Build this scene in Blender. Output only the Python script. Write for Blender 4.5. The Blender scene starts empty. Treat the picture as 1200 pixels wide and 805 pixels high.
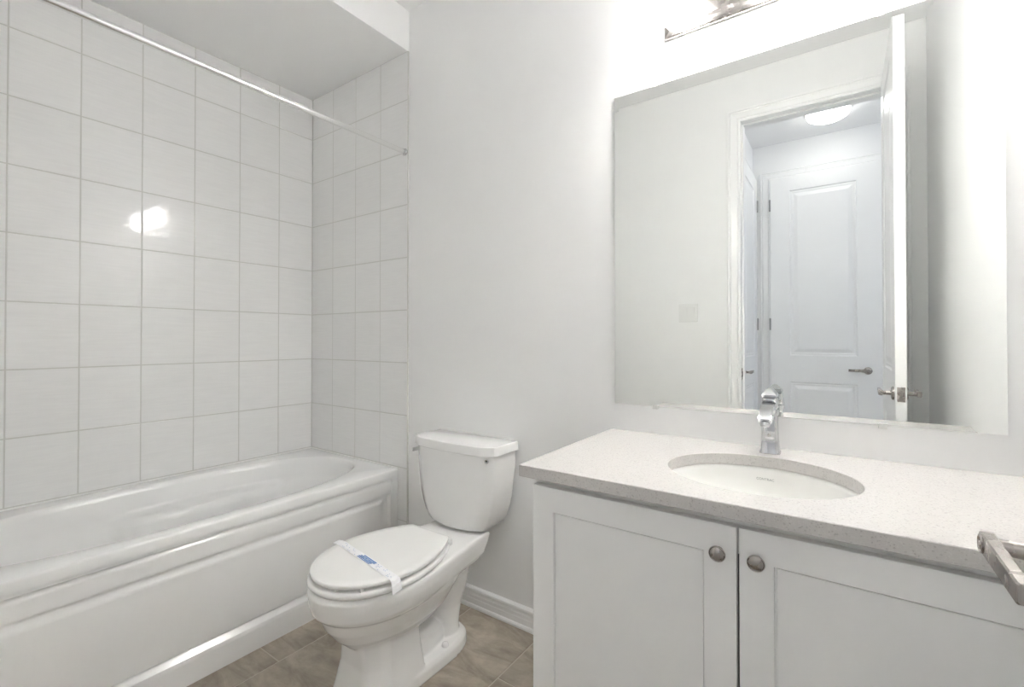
import bpy, bmesh, math, random
from math import sin, cos, pi, atan, sqrt, radians
from mathutils import Vector, Matrix
random.seed(7)
S = bpy.context.scene
C = S.collection

# ------------------------------------------------------------------ camera, world, light
F_PX = 547.0
cam_d = bpy.data.cameras.new('camera')
cam_d.sensor_width = 36.0
cam_d.lens = F_PX / 1200.0 * 36.0
cam_d.clip_start = 0.02
cam_d.shift_y = -10.0/1200.0
cam = bpy.data.objects.new('camera', cam_d)
C.objects.link(cam)
cam.location = (0, 0, 1.167)
cam.rotation_euler = (pi/2 + 0.009, 0, atan(387.7/F_PX))
S.camera = cam

S.view_settings.view_transform = 'Standard'
S.view_settings.look = 'None'
S.view_settings.gamma = 1.0
S.view_settings.use_curve_mapping = False
S.view_settings.exposure = 2.57
S.cycles.max_bounces = 20
S.cycles.diffuse_bounces = 16
S.cycles.glossy_bounces = 8
S.cycles.use_denoising = True

DOWNLIGHT = 0.32          # watts leaving through the open mouth of each shade
VANITY_LAMP = 4.4     # emission strength of the three glass shades
HALL_LAMP = 2.3        # emission strength of the hall's ceiling dome
DAYLIGHT = 0.7

W = bpy.data.worlds.new('world'); S.world = W
W.use_nodes = True
bg = W.node_tree.nodes['Background']
bg.inputs[0].default_value = (0.74, 0.83, 1.0, 1)
bg.inputs[1].default_value = DAYLIGHT

# ------------------------------------------------------------------ materials
def newmat(name):
    m = bpy.data.materials.new(name); m.use_nodes = True
    nt = m.node_tree
    return m, nt, nt.nodes['Principled BSDF']

def node(nt, typ, **kw):
    n = nt.nodes.new(typ)
    for k, v in kw.items():
        if k in ('operation', 'data_type', 'blend_type', 'feature', 'noise_dimensions', 'attribute_name', 'distribution'):
            setattr(n, k, v)
        else:
            n.inputs[k].default_value = v
    return n

def simple(name, col, rough=0.5, metal=0.0, bump=0.0, bscale=60.0, coat=0.0, vary=0.0, vscale=4.0, spec=0.5, rvary=0.0):
    m, nt, b = newmat(name)
    b.inputs['Base Color'].default_value = (*col, 1)
    b.inputs['Roughness'].default_value = rough
    b.inputs['Metallic'].default_value = metal
    b.inputs['Specular IOR Level'].default_value = spec
    if coat:
        b.inputs['Coat Weight'].default_value = coat
        b.inputs['Coat Roughness'].default_value = 0.04
    tc = nt.nodes.new('ShaderNodeTexCoord')
    if vary or rvary:
        n = node(nt, 'ShaderNodeTexNoise', Scale=vscale, Detail=5.0)
        nt.links.new(tc.outputs['Object'], n.inputs['Vector'])
        if vary:
            r = nt.nodes.new('ShaderNodeMapRange')
            r.inputs['From Min'].default_value = 0.3; r.inputs['From Max'].default_value = 0.7
            r.inputs['To Min'].default_value = 1 - vary; r.inputs['To Max'].default_value = 1 + vary
            nt.links.new(n.outputs['Fac'], r.inputs['Value'])
            mx = nt.nodes.new('ShaderNodeVectorMath'); mx.operation = 'SCALE'
            mx.inputs[0].default_value = col
            nt.links.new(r.outputs['Result'], mx.inputs['Scale'])
            nt.links.new(mx.outputs['Vector'], b.inputs['Base Color'])
        if rvary:
            r2 = nt.nodes.new('ShaderNodeMapRange')
            r2.inputs['From Min'].default_value = 0.3; r2.inputs['From Max'].default_value = 0.7
            r2.inputs['To Min'].default_value = max(rough - rvary, 0); r2.inputs['To Max'].default_value = rough + rvary
            nt.links.new(n.outputs['Fac'], r2.inputs['Value'])
            nt.links.new(r2.outputs['Result'], b.inputs['Roughness'])
    if bump:
        n2 = node(nt, 'ShaderNodeTexNoise', Scale=bscale, Detail=4.0)
        nt.links.new(tc.outputs['Object'], n2.inputs['Vector'])
        bp = nt.nodes.new('ShaderNodeBump')
        bp.inputs['Strength'].default_value = bump; bp.inputs['Distance'].default_value = 0.002
        nt.links.new(n2.outputs['Fac'], bp.inputs['Height'])
        nt.links.new(bp.outputs['Normal'], b.inputs['Normal'])
    return m

M = {}
M['paint'] = simple('wall_paint', (0.875, 0.875, 0.872), 0.55, bump=0.10, bscale=180, vary=0.006, vscale=1.5)
M['ceiling'] = simple('ceiling_paint', (0.885, 0.885, 0.882), 0.9, bump=0.15, bscale=120)
M['trim'] = simple('trim_paint', (0.89, 0.89, 0.886), 0.3, bump=0.03, bscale=90)
M['doorpaint'] = simple('door_paint', (0.875, 0.875, 0.87), 0.32, bump=0.05, bscale=220)
M['acrylic'] = simple('tub_acrylic', (0.87, 0.869, 0.864), 0.16, bump=0.02, bscale=6, coat=0.3)
M['ceramic'] = simple('toilet_porcelain', (0.89, 0.886, 0.876), 0.08, bump=0.015, bscale=9, coat=0.5)
M['seatplastic'] = simple('seat_plastic', (0.87, 0.865, 0.85), 0.22, bump=0.01, bscale=40)
M['basin'] = simple('sink_porcelain', (0.82, 0.815, 0.79), 0.07, bump=0.01, bscale=9, coat=0.4)
M['cabinet'] = simple('cabinet_lacquer', (0.878, 0.877, 0.868), 0.34, bump=0.03, bscale=150)
M['cabinet_in'] = simple('cabinet_carcass', (0.60, 0.59, 0.56), 0.5, bump=0.03, bscale=80)
M['dark'] = simple('gap_shade', (0.03, 0.03, 0.03), 0.6, bump=0.02)  # near-black colour standing in for the shade inside gaps and the strike opening
M['chrome'] = simple('polished_chrome', (0.66, 0.665, 0.67), 0.05, 1.0, bump=0.004, bscale=30)
M['rod'] = simple('rod_finish', (0.88, 0.88, 0.87), 0.22, 1.0, bump=0.01, bscale=60)
M['nickel'] = simple('brushed_nickel', (0.42, 0.39, 0.365), 0.27, 1.0, bump=0.03, bscale=300, rvary=0.05, vscale=40)
M['plate_nickel'] = simple('satin_nickel_plate', (0.42, 0.395, 0.375), 0.27, 1.0, bump=0.02, bscale=250, rvary=0.04, vscale=30)
M['hinge'] = simple('hinge_steel', (0.34, 0.34, 0.33), 0.35, 1.0, bump=0.02)
M['mirror'] = simple('mirror_silver', (0.90, 0.915, 0.90), 0.0, 1.0)
M['mirror_back'] = simple('mirror_edge', (0.32, 0.34, 0.33), 0.4, bump=0.02)
M['switch'] = simple('switch_plastic', (0.85, 0.85, 0.84), 0.25, bump=0.01)
M['paper'] = simple('paper_band', (0.88, 0.88, 0.90), 0.7, bump=0.25, bscale=120)
M['ink'] = simple('blue_ink', (0.16, 0.31, 0.60), 0.7, bump=0.05)
M['inkpale'] = simple('pale_blue_ink', (0.40, 0.47, 0.66), 0.7, bump=0.05)
M['greyprint'] = simple('grey_print', (0.24, 0.24, 0.24), 0.5, bump=0.02)
M['clip'] = simple('clear_plastic_clip', (0.72, 0.72, 0.70), 0.15, bump=0.02)
M['rubber'] = simple('dark_rubber', (0.06, 0.06, 0.055), 0.7, bump=0.05)
M['caulk'] = simple('white_caulk', (0.84, 0.84, 0.82), 0.4, bump=0.08, bscale=50)
M['grout'] = simple('wall_grout', (0.64, 0.635, 0.61), 0.85, bump=0.3, bscale=300)
M['floorgrout'] = simple('floor_grout', (0.56, 0.515, 0.45), 0.85, bump=0.3, bscale=300)

def glow(name, col, strength, base=(0.9, 0.9, 0.88)):
    m, nt, b = newmat(name)
    b.inputs['Base Color'].default_value = (*base, 1)
    b.inputs['Roughness'].default_value = 0.25
    tc = nt.nodes.new('ShaderNodeTexCoord')
    n = node(nt, 'ShaderNodeTexNoise', Scale=12.0, Detail=2.0)
    nt.links.new(tc.outputs['Object'], n.inputs['Vector'])
    bp = nt.nodes.new('ShaderNodeBump'); bp.inputs['Strength'].default_value = 0.02
    nt.links.new(n.outputs['Fac'], bp.inputs['Height'])
    nt.links.new(bp.outputs['Normal'], b.inputs['Normal'])
    b.inputs['Emission Color'].default_value = (*col, 1)
    b.inputs['Emission Strength'].default_value = strength
    return m
M['opal'] = glow('opal_glass_lit', (1.0, 0.99, 0.985), VANITY_LAMP)
M['dome'] = glow('dome_glass_lit', (1.0, 0.985, 0.96), HALL_LAMP)

def tile_mat():
    m, nt, b = newmat('white_wall_tile')
    tc = nt.nodes.new('ShaderNodeTexCoord')
    at = node(nt, 'ShaderNodeAttribute', attribute_name='tone')
    # faint horizontal linen streaks of the glaze
    mp = nt.nodes.new('ShaderNodeMapping'); mp.inputs['Scale'].default_value = (6, 6, 90)
    nt.links.new(tc.outputs['Object'], mp.inputs['Vector'])
    n = node(nt, 'ShaderNodeTexNoise', Scale=1.6, Detail=6.0)
    nt.links.new(mp.outputs['Vector'], n.inputs['Vector'])
    r = nt.nodes.new('ShaderNodeMapRange')
    r.inputs['From Min'].default_value = 0.25; r.inputs['From Max'].default_value = 0.75
    r.inputs['To Min'].default_value = 0.97; r.inputs['To Max'].default_value = 1.02
    nt.links.new(n.outputs['Fac'], r.inputs['Value'])
    mul = nt.nodes.new('ShaderNodeMath'); mul.operation = 'MULTIPLY'
    nt.links.new(r.outputs['Result'], mul.inputs[0]); nt.links.new(at.outputs['Fac'], mul.inputs[1])
    sc = nt.nodes.new('ShaderNodeVectorMath'); sc.operation = 'SCALE'
    sc.inputs[0].default_value = (0.87, 0.868, 0.863)
    nt.links.new(mul.outputs[0], sc.inputs['Scale'])
    nt.links.new(sc.outputs['Vector'], b.inputs['Base Color'])
    b.inputs['Roughness'].default_value = 0.06
    n2 = node(nt, 'ShaderNodeTexNoise', Scale=7.0, Detail=1.0)
    nt.links.new(tc.outputs['Object'], n2.inputs['Vector'])
    bp = nt.nodes.new('ShaderNodeBump'); bp.inputs['Strength'].default_value = 0.13; bp.inputs['Distance'].default_value = 0.004
    nt.links.new(n2.outputs['Fac'], bp.inputs['Height'])
    nt.links.new(bp.outputs['Normal'], b.inputs['Normal'])
    return m
M['tile'] = tile_mat()

def floor_mat():
    m, nt, b = newmat('taupe_stone_look_tile')
    tc = nt.nodes.new('ShaderNodeTexCoord')
    at = node(nt, 'ShaderNodeAttribute', attribute_name='tone')
    ad = nt.nodes.new('ShaderNodeVectorMath'); ad.operation = 'ADD'
    sc0 = nt.nodes.new('ShaderNodeVectorMath'); sc0.operation = 'SCALE'; sc0.inputs[0].default_value = (31, 17, 5)
    nt.links.new(at.outputs['Fac'], sc0.inputs['Scale'])
    nt.links.new(tc.outputs['Object'], ad.inputs[0]); nt.links.new(sc0.outputs['Vector'], ad.inputs[1])
    mp = nt.nodes.new('ShaderNodeMapping'); mp.inputs['Scale'].default_value = (2.2, 6.5, 1); mp.inputs['Rotation'].default_value = (0, 0, 0.35)
    nt.links.new(ad.outputs['Vector'], mp.inputs['Vector'])
    n = node(nt, 'ShaderNodeTexNoise', Scale=1.9, Detail=9.0, Roughness=0.62, Distortion=0.9)
    nt.links.new(mp.outputs['Vector'], n.inputs['Vector'])
    cr = nt.nodes.new('ShaderNodeValToRGB')
    e = cr.color_ramp.elements
    e[0].position = 0.28; e[0].color = (0.25, 0.213, 0.168, 1)
    e[1].position = 0.74; e[1].color = (0.55, 0.495, 0.42, 1)
    k = e.new(0.50); k.color = (0.40, 0.35, 0.288, 1)
    nt.links.new(n.outputs['Fac'], cr.inputs['Fac'])
    n3 = node(nt, 'ShaderNodeTexNoise', Scale=16.0, Detail=8.0, Roughness=0.7)
    nt.links.new(ad.outputs['Vector'], n3.inputs['Vector'])
    r = nt.nodes.new('ShaderNodeMapRange')
    r.inputs['From Min'].default_value = 0.3; r.inputs['From Max'].default_value = 0.7
    r.inputs['To Min'].default_value = 0.88; r.inputs['To Max'].default_value = 1.12
    nt.links.new(n3.outputs['Fac'], r.inputs['Value'])
    sc = nt.nodes.new('ShaderNodeVectorMath'); sc.operation = 'SCALE'
    nt.links.new(cr.outputs['Color'], sc.inputs[0]); nt.links.new(r.outputs['Result'], sc.inputs['Scale'])
    nt.links.new(sc.outputs['Vector'], b.inputs['Base Color'])
    b.inputs['Roughness'].default_value = 0.42
    bp = nt.nodes.new('ShaderNodeBump'); bp.inputs['Strength'].default_value = 0.12; bp.inputs['Distance'].default_value = 0.002
    nt.links.new(n3.outputs['Fac'], bp.inputs['Height']); nt.links.new(bp.outputs['Normal'], b.inputs['Normal'])
    return m
M['floor'] = floor_mat()

def quartz_mat():
    m, nt, b = newmat('speckled_quartz')
    tc = nt.nodes.new('ShaderNodeTexCoord')
    v = node(nt, 'ShaderNodeTexVoronoi', Scale=420.0)
    nt.links.new(tc.outputs['Object'], v.inputs['Vector'])
    sep = nt.nodes.new('ShaderNodeSeparateColor'); nt.links.new(v.outputs['Color'], sep.inputs['Color'])
    cr = nt.nodes.new('ShaderNodeValToRGB'); cr.color_ramp.interpolation = 'CONSTANT'
    e = cr.color_ramp.elements
    e[0].position = 0.0; e[0].color = (0.38, 0.36, 0.345, 1)
    e[1].position = 0.07; e[1].color = (0.58, 0.558, 0.54, 1)
    k = e.new(0.55); k.color = (0.61, 0.59, 0.57, 1)
    k = e.new(0.88); k.color = (0.66, 0.64, 0.62, 1)
    nt.links.new(sep.outputs[0], cr.inputs['Fac'])
    n = node(nt, 'ShaderNodeTexNoise', Scale=120.0, Detail=3.0)
    nt.links.new(tc.outputs['Object'], n.inputs['Vector'])
    mx = nt.nodes.new('ShaderNodeMix'); mx.data_type = 'RGBA'
    mx.inputs[7].default_value = (0.605, 0.584, 0.565, 1)
    nt.links.new(n.outputs['Fac'], mx.inputs[0]); nt.links.new(cr.outputs['Color'], mx.inputs[6])
    nt.links.new(mx.outputs[2], b.inputs['Base Color'])
    b.inputs['Roughness'].default_value = 0.22
    return m
M['quartz'] = quartz_mat()

# ------------------------------------------------------------------ helpers
def link(o, parent=None, kind=None):
    C.objects.link(o)
    if parent is not None: o.parent = parent
    if kind: o['kind'] = kind
    return o

def obj(name, bm, mats, parent=None, smooth=False, loc=(0, 0, 0), kind=None, angle=None):
    bmesh.ops.recalc_face_normals(bm, faces=bm.faces)
    me = bpy.data.meshes.new(name)
    bm.to_mesh(me); bm.free()
    if not isinstance(mats, (list, tuple)): mats = [mats]
    for m in mats: me.materials.append(M[m])
    if smooth:
        for p in me.polygons: p.use_smooth = True
        if angle: me.set_sharp_from_angle(angle=radians(angle))
    o = bpy.data.objects.new(name, me)
    o.location = loc
    return link(o, parent, kind)

def thing(name, label, cat, loc=(0, 0, 0), rz=0, group=None):
    o = bpy.data.objects.new(name, None)
    o.empty_display_size = 0.1
    o.location = loc; o.rotation_euler = (0, 0, rz)
    C.objects.link(o)
    return tag(o, label, cat, group)

def tag(o, label, cat, group=None):
    o['label'] = label; o['category'] = cat
    if group: o['group'] = group
    return o

def box(bm, x0, x1, y0, y1, z0, z1, bevel=0.0, seg=2, mi=0):
    vs = [bm.verts.new((x, y, z)) for x in (x0, x1) for y in (y0, y1) for z in (z0, z1)]
    f = [(0, 1, 3, 2), (4, 6, 7, 5), (0, 4, 5, 1), (2, 3, 7, 6), (0, 2, 6, 4), (1, 5, 7, 3)]
    fs = [bm.faces.new([vs[i] for i in q]) for q in f]
    for q in fs: q.material_index = mi
    if bevel:
        es = list({e for q in fs for e in q.edges})
        r = bmesh.ops.bevel(bm, geom=es, offset=bevel, segments=seg, profile=0.5, affect='EDGES')
        for q in r['faces']: q.material_index = mi
    return vs

def bx(*a, **k):
    bm = bmesh.new(); box(bm, *a, **k); return bm

def tube(bm, p0, p1, r0, r1=None, n=24, cap=True, mi=0):
    if r1 is None: r1 = r0
    p0, p1 = Vector(p0), Vector(p1)
    d = (p1 - p0).normalized()
    a = d.orthogonal().normalized(); b = d.cross(a)
    ra = [bm.verts.new(p0 + a*r0*cos(2*pi*i/n) + b*r0*sin(2*pi*i/n)) for i in range(n)]
    rb = [bm.verts.new(p1 + a*r1*cos(2*pi*i/n) + b*r1*sin(2*pi*i/n)) for i in range(n)]
    for i in range(n):
        bm.faces.new((ra[i], ra[(i+1) % n], rb[(i+1) % n], rb[i])).material_index = mi
    if cap:
        bm.faces.new(ra[::-1]).material_index = mi; bm.faces.new(rb).material_index = mi

def lathe(bm, origin, axis, prof, n=32, mi=0, cap0=True, cap1=True):
    """prof: list of (distance along axis, radius)"""
    o = Vector(origin); d = Vector(axis).normalized()
    a = d.orthogonal().normalized(); b = d.cross(a)
    rings = []
    for t, r in prof:
        r = max(r, 1e-5)
        rings.append([bm.verts.new(o + d*t + a*r*cos(2*pi*i/n) + b*r*sin(2*pi*i/n)) for i in range(n)])
    for q in range(len(rings)-1):
        for i in range(n):
            bm.faces.new((rings[q][i], rings[q][(i+1) % n], rings[q+1][(i+1) % n], rings[q+1][i])).material_index = mi
    if cap0: bm.faces.new(rings[0][::-1]).material_index = mi
    if cap1: bm.faces.new(rings[-1]).material_index = mi

def loft(bm, loops, closed=True, cap0=True, cap1=True, mi=0):
    R = [[bm.verts.new(p) for p in lp] for lp in loops]
    n = len(R[0])
    for a, b in zip(R[:-1], R[1:]):
        for i in range(n if closed else n-1):
            bm.faces.new((a[i], a[(i+1) % n], b[(i+1) % n], b[i])).material_index = mi
    if cap0: bm.faces.new(R[0][::-1]).material_index = mi
    if cap1: bm.faces.new(R[-1]).material_index = mi
    return R

def profile_x(bm, prof, x0, x1, y, sgn=-1, mi=0):
    """prof: (out, z) pairs extruded from x0 to x1; wall surface at y, 'out' goes sgn*y"""
    loft(bm, [[(x, y + sgn*o, z) for o, z in prof] for x in (x0, x1)], mi=mi)

def panel_grid(bm, xs, zs, depth, to3):
    """height field: xs, zs sorted grid lines; depth(x, z); to3(x, z, d) -> point"""
    V = [[bm.verts.new(to3(x, z, depth(x, z))) for z in zs] for x in xs]
    for i in range(len(xs)-1):
        for j in range(len(zs)-1):
            a, b, c, d = V[i][j], V[i+1][j], V[i+1][j+1], V[i][j+1]
            cx, cz = (xs[i]+xs[i+1])/2, (zs[j]+zs[j+1])/2
            # split along the diagonal that keeps mitred corners crisp
            d1 = abs((a.co-c.co).length); 
            da = depth(xs[i], zs[j]); dc = depth(xs[i+1], zs[j+1]); db = depth(xs[i+1], zs[j]); dd = depth(xs[i], zs[j+1])
            if abs(da-dc) < 1e-7 and abs(db-dd) < 1e-7: bm.faces.new((a, b, c, d))
            elif abs(da-dc) >= abs(db-dd): bm.faces.new((a, b, c)); bm.faces.new((a, c, d))
            else: bm.faces.new((a, b, d)); bm.faces.new((b, c, d))
    return V

def border(bm, V):
    """outline loop of a grid of verts"""
    n, m = len(V), len(V[0])
    return [V[i][0] for i in range(n)] + [V[n-1][j] for j in range(1, m)] + [V[i][m-1] for i in range(n-2, -1, -1)] + [V[0][j] for j in range(m-2, 0, -1)]

def panelled_leaf(w, h, t, panels, prof, edge=0.0015):
    """leaf in local coords: x 0..w, z 0..h, y 0..t; both faces carry the moulded panels.
    prof: list of (distance inside panel, depth)"""
    def depth(x, z):
        for (a, b, c, d) in panels:
            s = min(x-a, b-x, z-c, d-z)
            if s >= -1e-9:
                for (s0, d0), (s1, d1) in zip(prof[:-1], prof[1:]):
                    if s <= s1 + 1e-9: return d0 + (d1-d0)*(max(s, s0)-s0)/max(s1-s0, 1e-9)
                return prof[-1][1]
        return 0.0
    xs = {0.0, edge, w-edge, w}; zs = {0.0, edge, h-edge, h}
    for (a, b, c, d) in panels:
        for s, _ in prof:
            xs |= {a+s, b-s}; zs |= {c+s, d-s}
    xs = sorted(xs); zs = sorted(zs)
    def dd(x, z):
        e = min(x, w-x, z, h-z)
        return depth(x, z) + (edge if e < edge*0.5 else 0)
    bm = bmesh.new()
    V1 = panel_grid(bm, xs, zs, dd, lambda x, z, d: (x, d, z))
    V2 = panel_grid(bm, xs, zs, dd, lambda x, z, d: (x, t-d, z))
    b1, b2 = border(bm, V1), border(bm, V2)
    n = len(b1)
    for i in range(n):
        bm.faces.new((b1[i], b1[(i+1) % n], b2[(i+1) % n], b2[i]))
    return bm

def text_obj(name, body, size, mat, mw, parent=None, extrude=0.0004):
    cu = bpy.data.curves.new(name, 'FONT')
    cu.body = body; cu.size = size; cu.extrude = extrude
    cu.align_x = 'CENTER'; cu.align_y = 'CENTER'
    tmp = bpy.data.objects.new(name+'_tmp', cu); C.objects.link(tmp)
    dg = bpy.context.evaluated_depsgraph_get()
    me = bpy.data.meshes.new_from_object(tmp.evaluated_get(dg))
    bpy.data.objects.remove(tmp)
    me.name = name
    me.transform(mw)
    me.materials.clear(); me.materials.append(M[mat])
    o = bpy.data.objects.new(name, me)
    return link(o, parent)

# ------------------------------------------------------------------ measures
XL, XR = -2.568, 0.350          # alcove's tiled wall, right wall
YB, YF = 1.580, 0.035           # mirror wall, door wall
YH = -0.085                     # hall side of the door wall
YHF = -1.290                    # hall's far wall
XHL = -0.623                    # hall's left wall
XT = -1.745                     # edge of the tiled alcove
ZC, ZS = 2.790, 2.590           # ceiling, soffit over the tub
ZT0, PZ = 0.7910, 0.2598        # tile rows
DX0, DX1, DH = -0.502, 0.211, 2.488   # bathroom door opening

# ------------------------------------------------------------------ floor
def floor_obj():
    bm = bmesh.new()
    tone = bm.verts.layers.float.new('tone')
    box(bm, -2.70, 2.72, -1.31, 1.70, -0.12, -0.0015, mi=1)
    g = 0.0022
    colw, ln = 0.348, 0.605
    offs = {0: 1.293, -1: 1.391, -2: 1.025, -3: 0.729}
    x_edge = -0.977
    k0 = -6
    for c in range(-12, 7):
        a = x_edge - c*colw; b = a + colw      # c=0 : x in [-.972,-.624]
        if b < -2.60 or a > 2.62: continue
        o = offs.get(c, 0.9 + 0.2*(c % 3))
        for r in range(-7, 5):
            y0 = o + r*ln; y1 = y0 + ln
            aa, bb, cc, dd = max(a+g, -2.60), min(b-g, 2.62), max(y0+g, -1.25), min(y1-g, 1.62)
            if bb-aa < 0.01 or dd-cc < 0.01: continue
            n0 = len(bm.verts)
            e = 0.0012
            lo = [(aa, cc), (bb, cc), (bb, dd), (aa, dd)]
            hi = [(aa+e, cc+e), (bb-e, cc+e), (bb-e, dd-e), (aa+e, dd-e)]
            t = random.random()
            L = [bm.verts.new((x, y, -0.0020)) for x, y in lo]
            Hh = [bm.verts.new((x, y, 0.0)) for x, y in hi]
            for v in L+Hh: v[tone] = t
            bm.faces.new(Hh)
            for i in range(4): bm.faces.new((L[i], L[(i+1) % 4], Hh[(i+1) % 4], Hh[i]))
    return obj('floor', bm, ['floor', 'floorgrout'], kind='structure')
floor_obj()

# ------------------------------------------------------------------ walls
obj('wall_back', bx(-2.70, 0.47, YB, YB+0.12, 0, ZC), 'paint', kind='structure')
obj('wall_left', bx(-2.70, XL-0.010, YF, YB, 0, ZC), 'paint', kind='structure')
obj('wall_right', bx(XR, XR+0.12, YF, YB, 0, ZC), 'paint', kind='structure')
bm = bmesh.new()
box(bm, -2.70, DX0-0.012, YH, YF, 0, ZC)
box(bm, DX1+0.012, 2.72, YH, YF, 0, ZC)
box(bm, DX0-0.012, DX1+0.012, YH, YF, DH+0.012, ZC)
obj('wall_front', bm, 'paint', kind='structure')
obj('ceiling', bx(-2.70, 2.72, -1.31, 1.70, ZC, ZC+0.1), 'ceiling', kind='structure')
obj('ceiling', bx(XL-0.010, XT, YF, YB, ZS, ZC), 'ceiling', kind='structure')   # dropped soffit over the tub

def tiles(bm, us, vs, to3, g=0.0019, e=0.0022, h=0.0018):
    """tile faces between the grid lines us (horizontal) and vs (vertical)"""
    tone = bm.verts.layers.float['tone']
    for a, b in zip(us[:-1], us[1:]):
        for c, d in zip(vs[:-1], vs[1:]):
            t = 1.0 + random.uniform(-0.012, 0.012)
            ru, rv = random.uniform(-1, 1)*0.00022, random.uniform(-1, 1)*0.00022
            mu, mv = (a+b)/2, (c+d)/2
            def P(u, v, o):
                oo = o + (ru*(u-mu)/(b-a)*2 + rv*(v-mv)/(d-c)*2 if o > 0 else 0)
                q = bm.verts.new(to3(u, v, oo)); q[tone] = t; return q
            base = [P(a+g, c+g, 0), P(b-g, c+g, 0), P(b-g, d-g, 0), P(a+g, d-g, 0)]
            m1 = [P(a+g+e*.3, c+g+e*.3, h*.7), P(b-g-e*.3, c+g+e*.3, h*.7), P(b-g-e*.3, d-g-e*.3, h*.7), P(a+g+e*.3, d-g-e*.3, h*.7)]
            top = [P(a+g+e, c+g+e, h), P(b-g-e, c+g+e, h), P(b-g-e, d-g-e, h), P(a+g+e, d-g-e, h)]
            bm.faces.new(top)
            for A, B in ((base, m1), (m1, top)):
                for i in range(4): bm.faces.new((A[i], A[(i+1) % 4], B[(i+1) % 4], B[i]))

def lines(lo, hi, start, pitch):
    k = math.ceil((lo-start)/pitch + 1e-6)
    out = [lo]
    while start + k*pitch < hi - 1e-4:
        if start + k*pitch > lo + 0.004: out.append(start + k*pitch)
        k += 1
    return out + [hi]

zl = lines(0.002, ZS, ZT0, PZ)
yl = lines(YF+0.008, YB-0.008, YB - 0.2083, 0.2083)
xl = lines(XL, XT, XT, 0.2065)
# left wall cladding
bm = bmesh.new(); bm.verts.layers.float.new('tone')
box(bm, XL-0.012, XL-0.0012, YF, YB, 0.0, ZS, mi=1)
tiles(bm, yl, zl, lambda u, v, o: (XL-0.0018+o, u, v))
obj('wall_left', bm, ['tile', 'grout'], kind='structure')
bm = bmesh.new(); bm.verts.layers.float.new('tone')
box(bm, XL, XT, YB-0.0070, YB+0.001, 0.0, ZS, mi=1)
tiles(bm, xl, zl, lambda u, v, o: (u, YB-0.0062-o, v))
obj('wall_back', bm, ['tile', 'grout'], kind='structure')
bm = bmesh.new(); bm.verts.layers.float.new('tone')
box(bm, XL, XT, YF-0.001, YF+0.0070, 0.0, ZS, mi=1)
tiles(bm, xl, zl, lambda u, v, o: (u, YF+0.0062+o, v))
obj('wall_front', bm, ['tile', 'grout'], kind='structure')
# metal-thin edge bead of the tile field and caulk in the corner
obj('trim_1', bx(XT, XT+0.003, YB-0.0075, YB, 0.0, ZS, bevel=0.001), 'grout', kind='structure')

# hall
obj('wall_hall_far', bx(XHL-0.12, 2.72, YHF-0.12, YHF, 0, ZC), 'paint', kind='structure')
obj('wall_hall_left', bx(XHL-0.12, XHL, YHF, YH, 0, ZC), 'paint', kind='structure')
bm = bmesh.new()
WZ0, WZ1, WY0, WY1 = 0.75, 2.25, -1.08, -0.18
box(bm, 2.60, 2.72, YHF, YH, 0, WZ0); box(bm, 2.60, 2.72, YHF, YH, WZ1, ZC)
box(bm, 2.60, 2.72, YHF, WY0, WZ0, WZ1); box(bm, 2.60, 2.72, WY1, YH, WZ0, WZ1)
obj('wall_hall_right', bm, 'paint', kind='structure')
bm = bmesh.new()
fw = 0.045
box(bm, 2.64, 2.69, WY0, WY0+fw, WZ0, WZ1, 0.004); box(bm, 2.64, 2.69, WY1-fw, WY1, WZ0, WZ1, 0.004)
box(bm, 2.64, 2.69, WY0+fw, WY1-fw, WZ0, WZ0+fw, 0.004); box(bm, 2.64, 2.69, WY0+fw, WY1-fw, WZ1-fw, WZ1, 0.004)
box(bm, 2.65, 2.68, WY0+fw, WY1-fw, 1.48, 1.52, 0.004)
obj('window_1', bm, 'trim', kind='structure')
pd = bpy.data.lights.new('window_portal', 'AREA'); pd.shape = 'RECTANGLE'; pd.size = WY1-WY0; pd.size_y = WZ1-WZ0
pd.cycles.is_portal = True
po = bpy.data.objects.new('window_portal', pd); po.location = (2.70, (WY0+WY1)/2, (WZ0+WZ1)/2); po.rotation_euler = (pi/2, 0, pi/2)
C.objects.link(po)

# ------------------------------------------------------------------ baseboards
BB = [(0, 0), (0.019, 0), (0.019, 0.008), (0.0165, 0.014), (0.0125, 0.017), (0.0125, 0.038), (0.0115, 0.041), (0.0115, 0.054), (0.0095, 0.058),
      (0.009, 0.064), (0.0125, 0.068), (0.0135, 0.074), (0.0125, 0.080), (0.008, 0.084), (0.004, 0.087), (0, 0.0875)]
def baseboard(name, x0, x1, y, sgn):
    bm = bmesh.new(); profile_x(bm, BB, x0, x1, y, sgn)
    return obj(name, bm, 'trim', kind='structure')
baseboard('baseboard_back', XT+0.003, -0.648, YB, -1)
baseboard('baseboard_front', XT, DX0-0.076, YF, 1)
baseboard('baseboard_hall', 0.320, 2.60, YHF, 1)

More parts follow.
